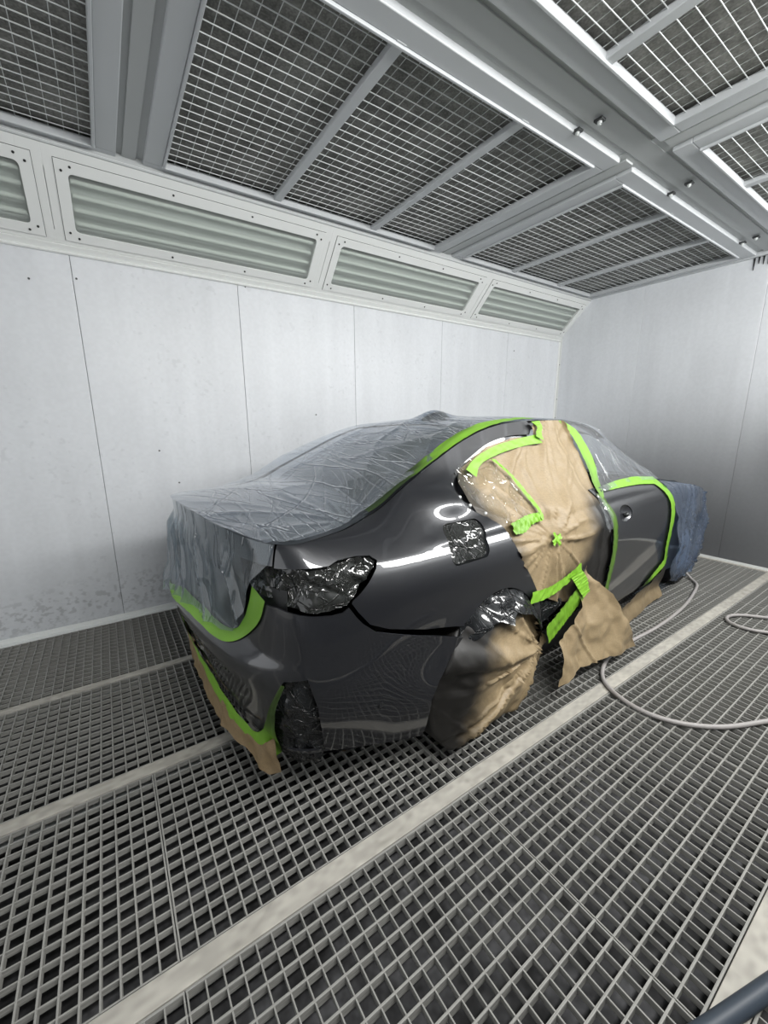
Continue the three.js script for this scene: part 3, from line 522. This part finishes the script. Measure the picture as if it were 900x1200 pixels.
// ================= masking: film, paper and tape on the car =================
const toWorld = car.matrixWorld;
function masked(name, geos, label, category, group) {     // geos: [part name, geometry in car axes, material, part label]; one entry makes a plain mesh
  const box = new THREE.Box3();
  for (const g of geos) { g[1].applyMatrix4(toWorld); g[1].computeBoundingBox(); box.union(g[1].boundingBox); }
  const b = V((box.min.x + box.max.x) / 2, box.min.y, (box.min.z + box.max.z) / 2);
  for (const g of geos) g[1].translate(-b.x, -b.y, -b.z);
  let o;
  if (geos.length === 1) { o = new THREE.Mesh(geos[0][1], geos[0][2]); o.name = numbered(name); }
  else { o = new THREE.Group(); o.name = numbered(name); for (const [n, g, m, l] of geos) { const c = part(n, g, m, o); if (l) c.userData.label = l; } }
  o.position.copy(b); scene.add(o); shade(o);
  return tag(o, label, category, group);
}
// fine fold lines of thin film, as relief
const foldTex = (seed, n, long, spread, dir) => canvasTexture(1024, 1024, (c, w, h) => {
  const r = rng(seed); c.fillStyle = '#808080'; c.fillRect(0, 0, w, h); c.lineCap = 'round';
  for (let i = 0; i < n; i++) {
    let x = r() * w, y = r() * h, a = dir + (r() - 0.5) * spread, k = (r() - 0.5) * 0.012; const len = long * (0.3 + r()), wd = 1.5 + r() * 5, up = r() > 0.4;
    const pts = [[x, y]]; for (let s = 0; s < len; s += 6) { a += k + (r() - 0.5) * 0.05; x += Math.cos(a) * 6; y += Math.sin(a) * 6; pts.push([x, y]); }
    for (let q = 4; q >= 1; q--) { c.strokeStyle = up ? `rgba(255,255,255,${0.10 + 0.06 * (4 - q)})` : `rgba(0,0,0,${0.10 + 0.06 * (4 - q)})`; c.lineWidth = wd * q * 0.55; for (const ox of [0, -w, w]) { c.beginPath(); pts.forEach((p, j) => c[j ? 'lineTo' : 'moveTo'](p[0] + ox, p[1])); c.stroke(); } }
  }
}, false);
const film = (c, tr, ro, tex, rx, ry, scale, more = {}) => { const t = tex.clone(); t.repeat.set(rx, ry); return phys(c, { transmission: tr, thickness: 0, roughness: ro, metalness: 0, ior: 1.5, bumpMap: t, bumpScale: scale, ...more }); };
const foldsA = foldTex(11, 120, 560, 0.7, 0.12), foldsB = foldTex(12, 240, 200, 6.3, 0), foldsC = foldTex(13, 80, 360, 0.6, 1.57);
M.filmDeck = film(S(200, 208, 218), 0.90, 0.13, foldsA, 0.9, 0.9, 0.013);
M.filmTail = film(S(200, 210, 216), 0.93, 0.13, foldsC, 1.1, 1.1, 0.016);
M.filmFront = film(S(150, 166, 190), 0.84, 0.13, foldsC, 1.2, 1.2, 0.016);
M.filmClear = film(S(240, 244, 248), 0.93, 0.07, foldsC, 1.3, 1.3, 0.010);
M.filmDark = film(S(70, 72, 70), 0.7, 0.07, foldsB, 2.4, 2.4, 0.012);
M.filmDusk = film(S(36, 38, 40), 0.4, 0.12, foldsB, 2.5, 2.5, 0.010);

const kraftTex = dataTexture(512, 512, (u, v) => { const d = 0.93 + 0.07 * fbm(u * 30, v * 200, 71, 3) + 0.04 * noise(u * 160, v * 160, 72); return [d, d, d]; });
M.kraft = std(S(153, 134, 103), 0.52, 0, { map: kraftTex, vertexColors: true });
M.tape = phys(S(120, 172, 46), { roughness: 0.5, metalness: 0, vertexColors: true });
const W1 = () => [1, 1, 1];
const spray = (k) => { const f = clamp01(k); return [mix(1, .035, f), mix(1, .042, f), mix(1, .065, f)]; };   // grey paint mist on paper
const sprayT = (k) => { const f = clamp01(k); return [mix(1, .09, f), mix(1, .075, f), mix(1, .28, f)]; };
const wav = (out) => (t, y, w) => wall(t, Math.min(y, topEdge(t)), out + w);

{ // ---- film over boot, rear window and roof
  const w = (x, z) => {                                   // folds: pulled from the right rear corner across the lid, slacker over the glass
    const d = sstep(-.45, -.25, x), a = Math.atan2(z - .62, x + .62), rr = Math.hypot(z - .62, x + .62);
    const lid = (1 - d) * (.007 * ridge(a * 3.2 + .4 * fbm(x * 3, z * 3, 81), rr * .9, 82) ** 2 + .004 * ridge(a * 7 + .6 * fbm(x * 3, z * 3, 80), rr * 1.5, 83) ** 2);
    const glass = d * (.008 * ridge(z * 3.2 + x * 1.8 + .5 * fbm(x * 2, z * 2, 84), x * 1.1 + 4, 85) ** 2 + .004 * ridge(z * 6 - x * 3 + fbm(x * 2, z * 2, 79), x * 2, 86) ** 2) * sstep(.45, .2, x);
    return lid + glass ;
  };
  const tent = (x, z) => .018 * Math.exp(-(((x + .42) / .16) ** 2)) + .045 * sstep(.15, .6, -z) * Math.exp(-(((x + .2) / .35) ** 2));
  const fin = (x, z) => .05 * Math.exp(-(((x - .47) / .13) ** 2) - ((z / .09) ** 2));
  const right = EP(.69, 2.2, 40, (e) => [e[2] - .012, e[0]]).concat([[.52, .55], [.50, .9], [.50, 1.32]]);
  const poly = [...right, ...EP(3.33, .7, 60, (e) => [-e[2], e[0]]), ...EP(.66, 0, 14, (e, t) => [-e[2] - .014 * nrm(t)[1], e[0] + .014 * nrm(t)[0]]), ...EP(0, .66, 14, (e, t) => [e[2] + .014 * nrm(t)[1], e[0] + .014 * nrm(t)[0]])];
  const g1 = patch(poly, (z, x) => [x, topY(x, z) + .006 + w(x, z) + tent(x, z) + fin(x, z), z], { step: .010 });
  const tail = [...topLine(-.9, .69, 40), [.67, .99], [.60, .93], [.566, .87], [.545, .80], [.50, .735], [.455, .695], [.371, .675], [.167, .675], [-.199, .655], [-.62, .55], [-.78, .40], [-.9, .25]];
  const g2 = patch(tail, (t, y) => { const h = topEdge(t) - y, lip = sstep(.05, .16, h); return wall(t, Math.min(y, topEdge(t)), .006 + lip * (.014 + .03 * ridge(t * 4.2 + y * 1.9 + .3 * noise(t * 3, y * 4, 88), y * 1.2, 89) ** 1.5 + .010 * ridge(t * 9 + y * 3.0, y * 3, 90) ** 1.5) + .07 * sstep(-.45, -.9, t) * sstep(.1, .6, h)); }, { step: .012 });
  const side = [...topLine(-.9, -2.6, 40), [-2.6, 1.0], [-2.2, .6], [-1.5, .22], [-.9, .2]];
  const g3 = patch(side, (t, y) => { const h = topEdge(t) - y; return wall(t, Math.min(y, topEdge(t)), .008 + (.045 * sstep(.2, .8, h) + .07 * sstep(-1.4, -.9, t) * sstep(.1, .6, h)) + .02 * sstep(.1, .3, h) * ridge(t * 6, y, 91)); }, { step: .03 });
  const roofTint = mergeGeometries([g1, g3]);
  masked('plastic_sheet', [['deck_film', roofTint, M.filmDeck], ['tail_film', g2, M.filmTail]], 'wrinkled translucent plastic film over the boot lid, rear window and roof', 'plastic sheet');
}
{ // ---- film over windscreen, front side window, bonnet, front wing
  const win = [...topLine(2.70, 4.2, 40), [3.95, 1.02], [3.74, 1.03], [3.2, 1.055], [2.80, 1.04], [2.95, 1.21], [2.89, 1.35]];
  const g1 = patch(win, (t, y) => wall(t, Math.min(y, topEdge(t)), .008 + .018 * sstep(1.35, 1.05, y) * ridge(t * 7, y * 1.5, 101) ** 2 + .012 * ridge(t * 4 + y * 3, y, 102) ** 2 + .01 * sstep(3.4, 3.9, t)), { step: .018 });
  const g2 = patch([...EP(3.30, 4.4, 30, (e) => [e[2], e[0]]), ...EP(4.4, 3.30, 30, (e) => [-e[2], e[0]])], (z, x) => [x, topY(x, z) + .010 + .006 * ridge(z * 6 + x, x * 2, 103), z], { step: .03 });
  const leftWin = grid(50, 10, (u, v) => { const t = -(2.0 + 2.3 * u); return wall(t, mix(topEdge(t), .98, v), .004); });
  const g3 = patch([...EP(4.4, 5.8, 30, (e) => [e[2], e[0]]), ...EP(5.8, 4.4, 30, (e) => [-e[2], e[0]])], (z, x) => [x, topY(x, z) + .012 + .012 * ridge(z * 6 + x * 3, x * 2, 104), z], { step: .03 });
  const flap = [...topLine(4.2, 5.90, 30), [5.9, .1], [5.2, .05], [4.75, .05], [4.3, .11], [4.08, .17], [3.97, .32], [3.94, .5], [3.92, .77], [3.88, .86], [3.78, .99], [3.95, 1.02]];
  const g4 = patch(flap, (t, y) => wall(t, Math.min(y, topEdge(t)), .010 + .06 * sstep(.95, .35, y) * ridge(t * 3.6 - y * 1.3, y * .8, 105) ** 1.5 + .035 * sstep(.55, .05, y) + .03 * ridge(t * 8 - y * 3, y * 2, 106) ** 2 - .0 * t), { step: .018 });
  masked('plastic_sheet', [['window_film', mergeGeometries([g1, g2]), M.filmClear], ['far_window_film', leftWin, M.filmClear], ['bonnet_film', g3, M.filmDeck], ['wing_film', g4, M.filmFront]], 'bluish plastic film draped over the front wing, bonnet and front windows', 'plastic sheet');
}
{ // ---- small pieces of film
  const crink = (out, amp, s) => (t, y) => wall(t, y, out + amp * crumple(t * 1.8, y * 1.8, s));
  masked('masking_film', [['film', patch(TAIL, (t, y) => wall(t, y, -.022 + .020 * crumple(t * 1.7, y * 2.2, 111)), { step: .007 }), M.filmDark]], 'crinkled dark glossy film stretched over the tail lamp opening', 'plastic film');
  masked('masking_film', [['film', patch(FUEL.map(([t, y]) => [1.568 + (t - 1.568) * .95, .968 + (y - .968) * .95]), (t, y) => wall(t, y, -.010 + .007 * crumple(t * 3, y * 4, 112)), { step: .005 }), M.filmDark]], 'square crinkled film patch over the fuel filler opening', 'plastic film');
  masked('masking_film', [['film', patch([[.75, .607], [.83, .617], [.862, .5], [.889, .27], [.86, .17], [.66, .12], [.58, .22], [.638, .42]], (t, y) => wall(t, y, -.014 + .014 * crumple(t * 2, y * 2, 113) + .02 * sstep(.35, .15, y)), { step: .01 }), M.filmDusk]], 'dark crinkled film over the lower right corner of the rear bumper', 'plastic film');
  masked('masking_film', [['film', patch([[1.73, 1.255], [1.83, 1.275], [1.94, 1.296], [2.02, 1.2], [2.071, 1.12], [2.05, 1.04], [2.018, .985], [1.93, .985], [1.866, .99], [1.80, 1.03], [1.745, 1.083], [1.70, 1.13], [1.70, 1.19]], (t, y) => wall(t, y, .002 + .012 * crumple(t * 2.2, y * 2.2, 114)), { step: .01 }), film(S(248, 248, 246), 0.985, 0.04, foldsB, 2.2, 2.2, .02)]], 'clear shiny film over the brown paper at the rear quarter window', 'plastic film');
  const arch = [...archS, [1.47, .60], [1.53, .565], [1.60, .60], [1.66, .625], [1.72, .60], [1.78, .63], [1.85, .60], [1.91, .585], [1.97, .50], [2.03, .42], [2.08, .34]];
  masked('masking_film', [['film', patch(arch, (t, y) => { const k = clamp01(Math.hypot(t - 1.76, (y - .36)) / .37), p = wall(t, y, -.014 + .014 * crumple(t * 2.2, y * 2.2, 115)); return [p[0], p[1], p[2] + .36 * Math.max(0, .93 - k)]; }, { step: .012 }), M.filmDusk]], 'black glossy film tucked inside the rear wheel arch', 'plastic film');
  masked('masking_film', [['film', patch([[2.72, 1.03], [2.77, 1.0], [2.81, .90], [2.80, .83], [2.74, .82], [2.70, .87], [2.715, .93], [2.70, .98]], (t, y) => wall(t, y, .018 + .014 * crumple(t * 3, y * 3, 116)), { step: .008 }), M.filmClear]], 'small shiny scrap of clear film at the door pillar beside the brown paper', 'plastic film');
}
{ // ---- brown paper
  const star = (t, y) => { const a = Math.atan2(y - .88, t - 2.175), r = Math.hypot(t - 2.175, y - .88); return Math.min(1, r * 6) * Math.exp(-r * 1.5) * (.022 * ridge(a * 2.2, r * .8, 121) ** 2 + .012 * ridge(a * 4.1 + .3 * r, r * .8, 119) ** 2.5); };
  const opening = [[2.38, 1.446], [2.55, 1.46], [2.715, 1.456], [2.80, 1.351], [2.824, 1.171], [2.77, 1.047], [2.79, .98], [2.83, .85], [2.86, .68], [2.86, .42], [2.5, .44], [2.3, .5], [2.12, .58], [2.03, .60], [1.97, .715], [1.9, .80], [1.845, .9], [1.82, .968], [1.79, 1.0], [1.72, 1.05], [1.70, 1.11], [1.70, 1.18], [1.76, 1.235], [1.86, 1.275], [2.0, 1.33], [2.18, 1.365], [2.38, 1.372]];
  const g = patch(opening, (t, y) => wall(t, Math.min(y, topEdge(t)), -.018 + .04 * sstep(1.33, 1.45, y) * .6 + .03 * Math.exp(-(((t - 2.4) / .35) ** 2) - (((y - 1.0) / .3) ** 2)) + 1.6 * star(t, y) + .010 * crumple(t * .8, y * .8, 122) + .022 * sstep(1.0, 1.3, y) * ridge((t - 2.6) / (1.62 - y) * 2.2, 3.3, 120) ** 2 + .010 * ridge((t - 2.62) / (1.7 - y) * 5, 1.3, 118) ** 2.5), {
    step: .011, uvScale: 2, color: (t, y) => { const d = fbm(t * 6, y * 6, 123); return spray(1.0 * sstep(2.42, 2.68, t + .12 * d + .25 * (.75 - y)) * sstep(1.12, .96, y + .05 * d) + .6 * sstep(.74, .58, y + .05 * d) * sstep(2.05, 2.4, t) + .9 * sstep(1.90, 1.76, t + .03 * d + .3 * (y - 1.05))); },
  });
  masked('masking_paper', [['paper', g, M.kraft]], 'large creased brown paper sheet closing the rear door opening', 'paper');
  // loose flap below, leaning out over the floor
  const flap = [[.74, .68], [.86, .57], [1.0, .46], [1.15, .25], [1.235, .07], [1.05, .075], [.85, .11], [.6, .16], [.375, .14], [.40, .24], [.42, .35], [.56, .43], [.72, .52], [.72, .60]];
  const fz = (x, y) => .915 + .10 * sstep(.65, .08, y) + .03 * sstep(.7, 1.2, x) + .034 * crumple(x * .75, y * .75, 125) + .02 * ridge((x * .8 + y * .6) * 5, 2, 136) ** 2.2 + .03 * Math.max(0, Math.sin((x + y) * 9)) * sstep(.3, .1, y);
  masked('masking_paper', [['paper', patch(flap, (x, y) => [x, y, fz(x, y)], { step: .012, uvScale: 2, rim: .001, color: (x, y) => spray(.5 * sstep(1.0, 1.25, x + .1 * noise(x * 9, y * 9, 3)) * sstep(.3, .12, y)) }), M.kraft]], 'loose crumpled brown paper flap hanging from the sill to the floor behind the wheel', 'paper');
  masked('masking_paper', [['paper', patch([[.27, .40], [.33, .42], [.43, .36], [.40, .2], [.35, .12], [.31, .2]], (x, y) => [x, y, .885 + .03 * crumple(x * 1.4, y * 1.4, 126)], { step: .012, uvScale: 2, color: (x, y) => spray(.35) }), M.kraft]], 'small brown paper tail between rear wheel and loose flap', 'paper');
  // strip below the front door
  masked('masking_paper', [['paper', patch([[3.2, .15], [3.45, .19], [3.62, .25], [3.93, .33], [4.03, .2], [4.06, .03], [3.7, .02], [3.382, .005], [3.2, .03]], (t, y) => wall(t, y, .018 + .05 * sstep(.25, 0, y) + .012 * crumple(t, y, 127)), { step: .02, uvScale: 2, color: (t, y) => spray(.75 * sstep(.10, .26, y + .05 * noise(t * 8, y * 8, 5)) + .2) }), M.kraft]], 'brown paper strip hanging from the front door bottom, misted grey on top', 'paper');
  // skirt under the rear bumper
  masked('masking_paper', [['paper', patch([[-.72, .42], [-.35, .385], [.07, .30], [.226, .268], [.40, .245], [.56, .25], [.63, .30], [.68, .185], [.62, .155], [.45, .165], [.25, .155], [0, .165], [-.35, .2], [-.7, .25]], (t, y) => { const p = wall(t, Math.max(y, .33), .006 + .02 * sstep(.3, .1, y) + .012 * crumple(t * 1.4, y * 1.4, 128)); return [p[0], y, p[2]]; }, { step: .012, uvScale: 2, color: (t, y) => spray(.12 + .3 * sstep(.5, .7, t)).map((c, i) => c * [.92, .85, .74][i]) }), M.kraft]], 'brown paper skirt taped under the rear bumper edge', 'paper');
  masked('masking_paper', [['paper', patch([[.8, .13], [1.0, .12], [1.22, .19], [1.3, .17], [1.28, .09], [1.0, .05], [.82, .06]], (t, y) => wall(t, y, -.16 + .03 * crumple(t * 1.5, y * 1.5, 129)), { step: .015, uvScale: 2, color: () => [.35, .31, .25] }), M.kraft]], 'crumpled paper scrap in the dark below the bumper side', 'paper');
  // bag over the rear wheel
  const out = [[0, .355], [35, .335], [60, .335], [90, .34], [120, .365], [150, .375], [180, .40], [215, .42], [240, .375], [262, .335], [290, .335], [325, .36], [360, .37]];
  const rad = spline1(out), N = 120, R = 46;
  const bag = grid(N, R, (u, v) => {
    const a = u * 360, r = v < .7 ? v / .7 : 1, back = v < .7 ? 0 : (v - .7) / .3, th = a * Math.PI / 180;
    const k = rad(a) * r, x = .01 + k * Math.cos(th), y = .352 + k * Math.sin(th);
    const puff = .085 * (1 - r ** 3.2) - .012 * Math.exp(-((r / .35) ** 2));
    const fan = Math.atan2(y - .36, x - .30), c = (back ? 1 - back : 1) * (.018 * crumple(x * .95 + 3, y * .95, 131) + .036 * ridge(fan * 2.8, 2, 132) ** 2.2 + .018 * ridge(fan * 6.1, 5, 134) ** 2.5 + .014 * ridge((x + y) * 5.5, (x - y) * 1.1, 135) ** 2.5 * sstep(.0, .3, Math.hypot(x - .3, y - .36)));
    return [x, Math.max(.004 + .0 * a, y), .875 + puff + c - .20 * back];
  }, { uvU: 2, uvV: 1.2, color: (u, v) => { const th = u * Math.PI * 2, r = v < .7 ? v / .7 : 1, x = .36 * r * Math.cos(th), y = .36 * r * Math.sin(th), n = .06 * fbm(x * 9, y * 9, 133); return spray(1.0 * sstep(-.05, -.22, x - y * .18 + n) + .95 * sstep(.19, .30, y + n - .1 * x)); } });
  masked('wheel_cover', [['bag', bag, M.kraft]], 'crumpled brown paper bag over the rear wheel, sprayed dark at left', 'wheel cover');
}
{ // ---- green masking tape
  const T = (A, B, out, label, o = {}, map = wav(out)) => masked('masking_tape', [['strip', ruled(A, B, map, { n: 70, m: 5, color: W1, wave: .0025, ...o }), M.tape]], label, 'tape');
  const hang = (t, y, w) => { const p = wall(t, Math.max(y, .33), .012 + w); return t > .6 ? wall(t, y, .012 + w) : [p[0], y, p[2]]; };
  T([[-.71, .495], [-.4, .57], [-.06, .625], [.19, .640], [.36, .642], [.464, .660], [.555, .718], [.632, .79], [.668, .868]], [[-.66, .565], [-.199, .668], [.0, .682], [.167, .690], [.371, .685], [.463, .705], [.505, .748], [.552, .822], [.582, .90]], .009, 'broad green tape curving in a hook across the upper rear bumper', { wave: .002, color: (u, v) => sprayT(.25 * sstep(.6, .75, u)) });
  T([[-.72, .475], [-.35, .44], [.07, .355], [.226, .318], [.40, .286], [.53, .285], [.62, .38], [.69, .50], [.745, .60]], [[-.70, .385], [-.35, .35], [.07, .265], [.226, .23], [.40, .205], [.61, .195], [.67, .37], [.712, .49], [.757, .595]], .008, 'green tape along the bottom edge of the rear bumper above brown paper', { wave: .004, color: (u, v) => sprayT(.1 + .8 * sstep(.72, .9, u)) }, hang);
  // along the rear window and roof, on the top surface
  const topMap = (z, x, w) => [x, topY(x, z) + .012 + w, z];
  const e = (t, d) => { const q = edgePoint(t); return [q[2] - d, q[0]]; };
  T([e(1.2, .0), e(1.4, .0), e(1.6, -.002), e(1.8, -.004), e(2.0, -.006), e(2.2, -.006), e(2.45, -.004)], [e(1.2, .03), e(1.4, .05), e(1.6, .06), e(1.8, .07), e(2.0, .08), e(2.2, .08), e(2.45, .07)], 0, 'long green tape beside the rear window, fading dark at its lower end', { color: (u, v) => sprayT(1.0 * sstep(.5, .2, u + .06 * noise(u * 12, v * 3, 7)) + .55 * sstep(.35, .5, u) * sstep(.66, .58, u) * sstep(.5, .9, v)) }, topMap);
  T([[2.36, 1.45], [2.40, 1.42], [2.375, 1.395], [2.36, 1.37]], [[2.44, 1.455], [2.45, 1.42], [2.425, 1.39], [2.42, 1.35]], .036, 'short green tape closing the sprayed roof rail end');
  T([[1.76, 1.235], [1.83, 1.275], [1.98, 1.325], [2.178, 1.358], [2.40, 1.382]], [[1.80, 1.20], [1.86, 1.25], [1.99, 1.288], [2.214, 1.322], [2.42, 1.335]], .022, 'green tape arching along the top of the rear door opening');
  T([[1.945, 1.275], [2.02, 1.20], [2.06, 1.12], [2.08, 1.06], [2.085, .985]], [[1.975, 1.27], [2.05, 1.19], [2.095, 1.11], [2.115, 1.05], [2.10, .985]], .022, 'narrow green tape running diagonally down the brown paper', { wave: .004 });
  T([[1.85, 1.0], [1.92, 1.012], [2.0, 1.02], [2.09, 1.02]], [[1.85, .955], [1.93, .955], [2.0, .975], [2.09, .982]], .020, 'crumpled green tape patch at the foot of the clear film', { wave: .008, color: (u, v) => sprayT(.3 * (1 - u)) });
  for (const [a, b, l] of [[[2.155, .915], [2.20, .845], 'one arm of the small green tape cross on brown paper'], [[2.135, .865], [2.215, .892], 'other arm of the small green tape cross on brown paper']]) { const dx = b[0] - a[0], dy = b[1] - a[1], q = Math.hypot(dx, dy), nx = -dy / q * .013, ny = dx / q * .013; T([[a[0] + nx, a[1] + ny], [(a[0] + b[0]) / 2 + nx, (a[1] + b[1]) / 2 + ny], [b[0] + nx, b[1] + ny]], [[a[0] - nx, a[1] - ny], [(a[0] + b[0]) / 2 - nx, (a[1] + b[1]) / 2 - ny], [b[0] - nx, b[1] - ny]], .012, l, { n: 16, wave: .005 }); }
  T([[2.69, 1.456], [2.79, 1.355], [2.815, 1.17], [2.765, 1.055], [2.765, 1.0]], [[2.735, 1.456], [2.885, 1.377], [2.935, 1.21], [2.862, 1.083], [2.80, 1.015]], .012, 'green tape down the door pillar between brown paper and clear film', { color: (u, v) => sprayT(.45 * sstep(.5, .95, u + .2 * (v < .35))) });
  T([[2.735, 1.035], [2.775, .95], [2.82, .80], [2.838, .66], [2.835, .52], [2.815, .40]], [[2.785, 1.03], [2.845, .945], [2.885, .80], [2.905, .64], [2.90, .52], [2.875, .38]], .010, 'dark misted tape along the rear edge of the front door', { color: (u, v) => sprayT(.62 + .25 * (Math.abs(v - .5) * 2)) });
  T([[2.80, 1.036], [3.1, 1.036], [3.4, 1.025], [3.66, 1.005]], [[2.80, 1.062], [3.04, 1.075], [3.4, 1.072], [3.755, 1.045]], .012, 'bright green tape along the top of the front door', { color: (u, v) => sprayT(sstep(.26, .10, u + .06 * noise(u * 20, v * 4, 9))) });
  T([[3.66, 1.005], [3.735, .95], [3.788, .88], [3.83, .78], [3.85, .64], [3.865, .5], [3.90, .345]], [[3.755, 1.045], [3.82, .96], [3.88, .865], [3.918, .77], [3.93, .64], [3.938, .5], [3.96, .34]], .012, 'thin green tape down the front edge of the front door', { color: (u, v) => sprayT(.12) });
  T([[3.56, .235], [3.72, .275], [3.93, .33]], [[3.55, .275], [3.74, .34], [3.965, .415]], .014, 'green tape end at the lower front corner of the front door', { color: (u, v) => sprayT(.9 * sstep(.45, .1, u)) });
  const flat = (z0) => (x, y, w) => [x, y, z0 + w + .02 * (.7 - y)];
  T([[.22, .665], [.38, .655], [.55, .675], [.68, .71]], [[.20, .61], [.37, .60], [.55, .625], [.70, .655]], 0, 'green tape edge where the paper meets the sill opening', { wave: .004 }, flat(.925));
  T([[.56, .66], [.64, .58], [.72, .50]], [[.68, .67], [.75, .60], [.79, .52]], 0, 'green tape folded over the top of the loose paper flap', { wave: .004 }, flat(.935));
  T([[.40, .335], [.52, .39], [.66, .45], [.77, .50]], [[.36, .44], [.49, .49], [.62, .55], [.74, .58]], 0, 'wide green tape streaked with grey across the sill', { wave: .004, color: (u, v) => sprayT(.15 + .5 * ridge(v * 6, u, 8)) }, flat(.925));
  masked('masking_film', [['film', patch([[.20, .62], [.37, .61], [.60, .60], [.70, .55], [.6, .48], [.45, .42], [.3, .36], [.22, .45]], (x, y) => [x, y, .868 + .02 * crumple(x * 1.2, y * 1.2, 141)], { step: .015 }), M.filmDusk]], 'dark film glimpsed between green tapes above the sill', 'plastic film');
}

// ================= loose things on the floor =================
{
  M.hose = std(S(150, 146, 144), 0.45);
  const P = [[4.45, .06, -1.45], [4.36, .015, -1.34], [4.25, .013, -1.26], [4.006, .013, -1.197], [3.609, .013, -1.133], [3.099, .013, -1.104], [2.642, .013, -1.116], [2.367, .013, -1.085], [2.189, .013, -1.005], [2.116, .013, -.905], [2.087, .013, -.762], [2.134, .013, -.628], [2.264, .013, -.497], [2.518, .013, -.371], [2.95, .013, -.2], [3.45, .013, -.22], [3.72, .013, -.45], [3.66, .013, -.61], [3.602, .013, -.70], [3.59, .013, -.79], [3.63, .013, -.855], [3.722, .013, -.875], [3.828, .013, -.823], [3.932, .013, -.701], [4.2, .013, -.5], [4.6, .013, -.3], [5.0, .013, -.1]];
  const h = new THREE.Mesh(new THREE.TubeGeometry(new THREE.CatmullRomCurve3(P.map((p) => V(...p)), false, 'centripetal'), 420, 0.0115, 12), M.hose);
  h.name = 'air_hose'; scene.add(shade(h)); tag(h, 'long grey air hose looping over the floor grating from the front wing', 'hose');
  M.pipe = std(S(52, 60, 70), 0.5);
  const q = new THREE.Mesh(new THREE.TubeGeometry(new THREE.CatmullRomCurve3([[-1.6, .02, .1], [-.5, .02, -.12], [.2, .02, -.3], [.62, .02, -.235], [.9, .02, -.168], [1.05, .02, -.126], [1.25, .02, -.072], [1.6, .02, .02], [2.0, .02, .08]].map((p) => V(...p))), 160, 0.0215, 16), M.pipe);
  q.name = 'rubber_hose'; scene.add(shade(q)); tag(q, 'thick dark rubber hose crossing the pale floor strip in the near corner', 'hose');
}

renderer.render(scene, camera);
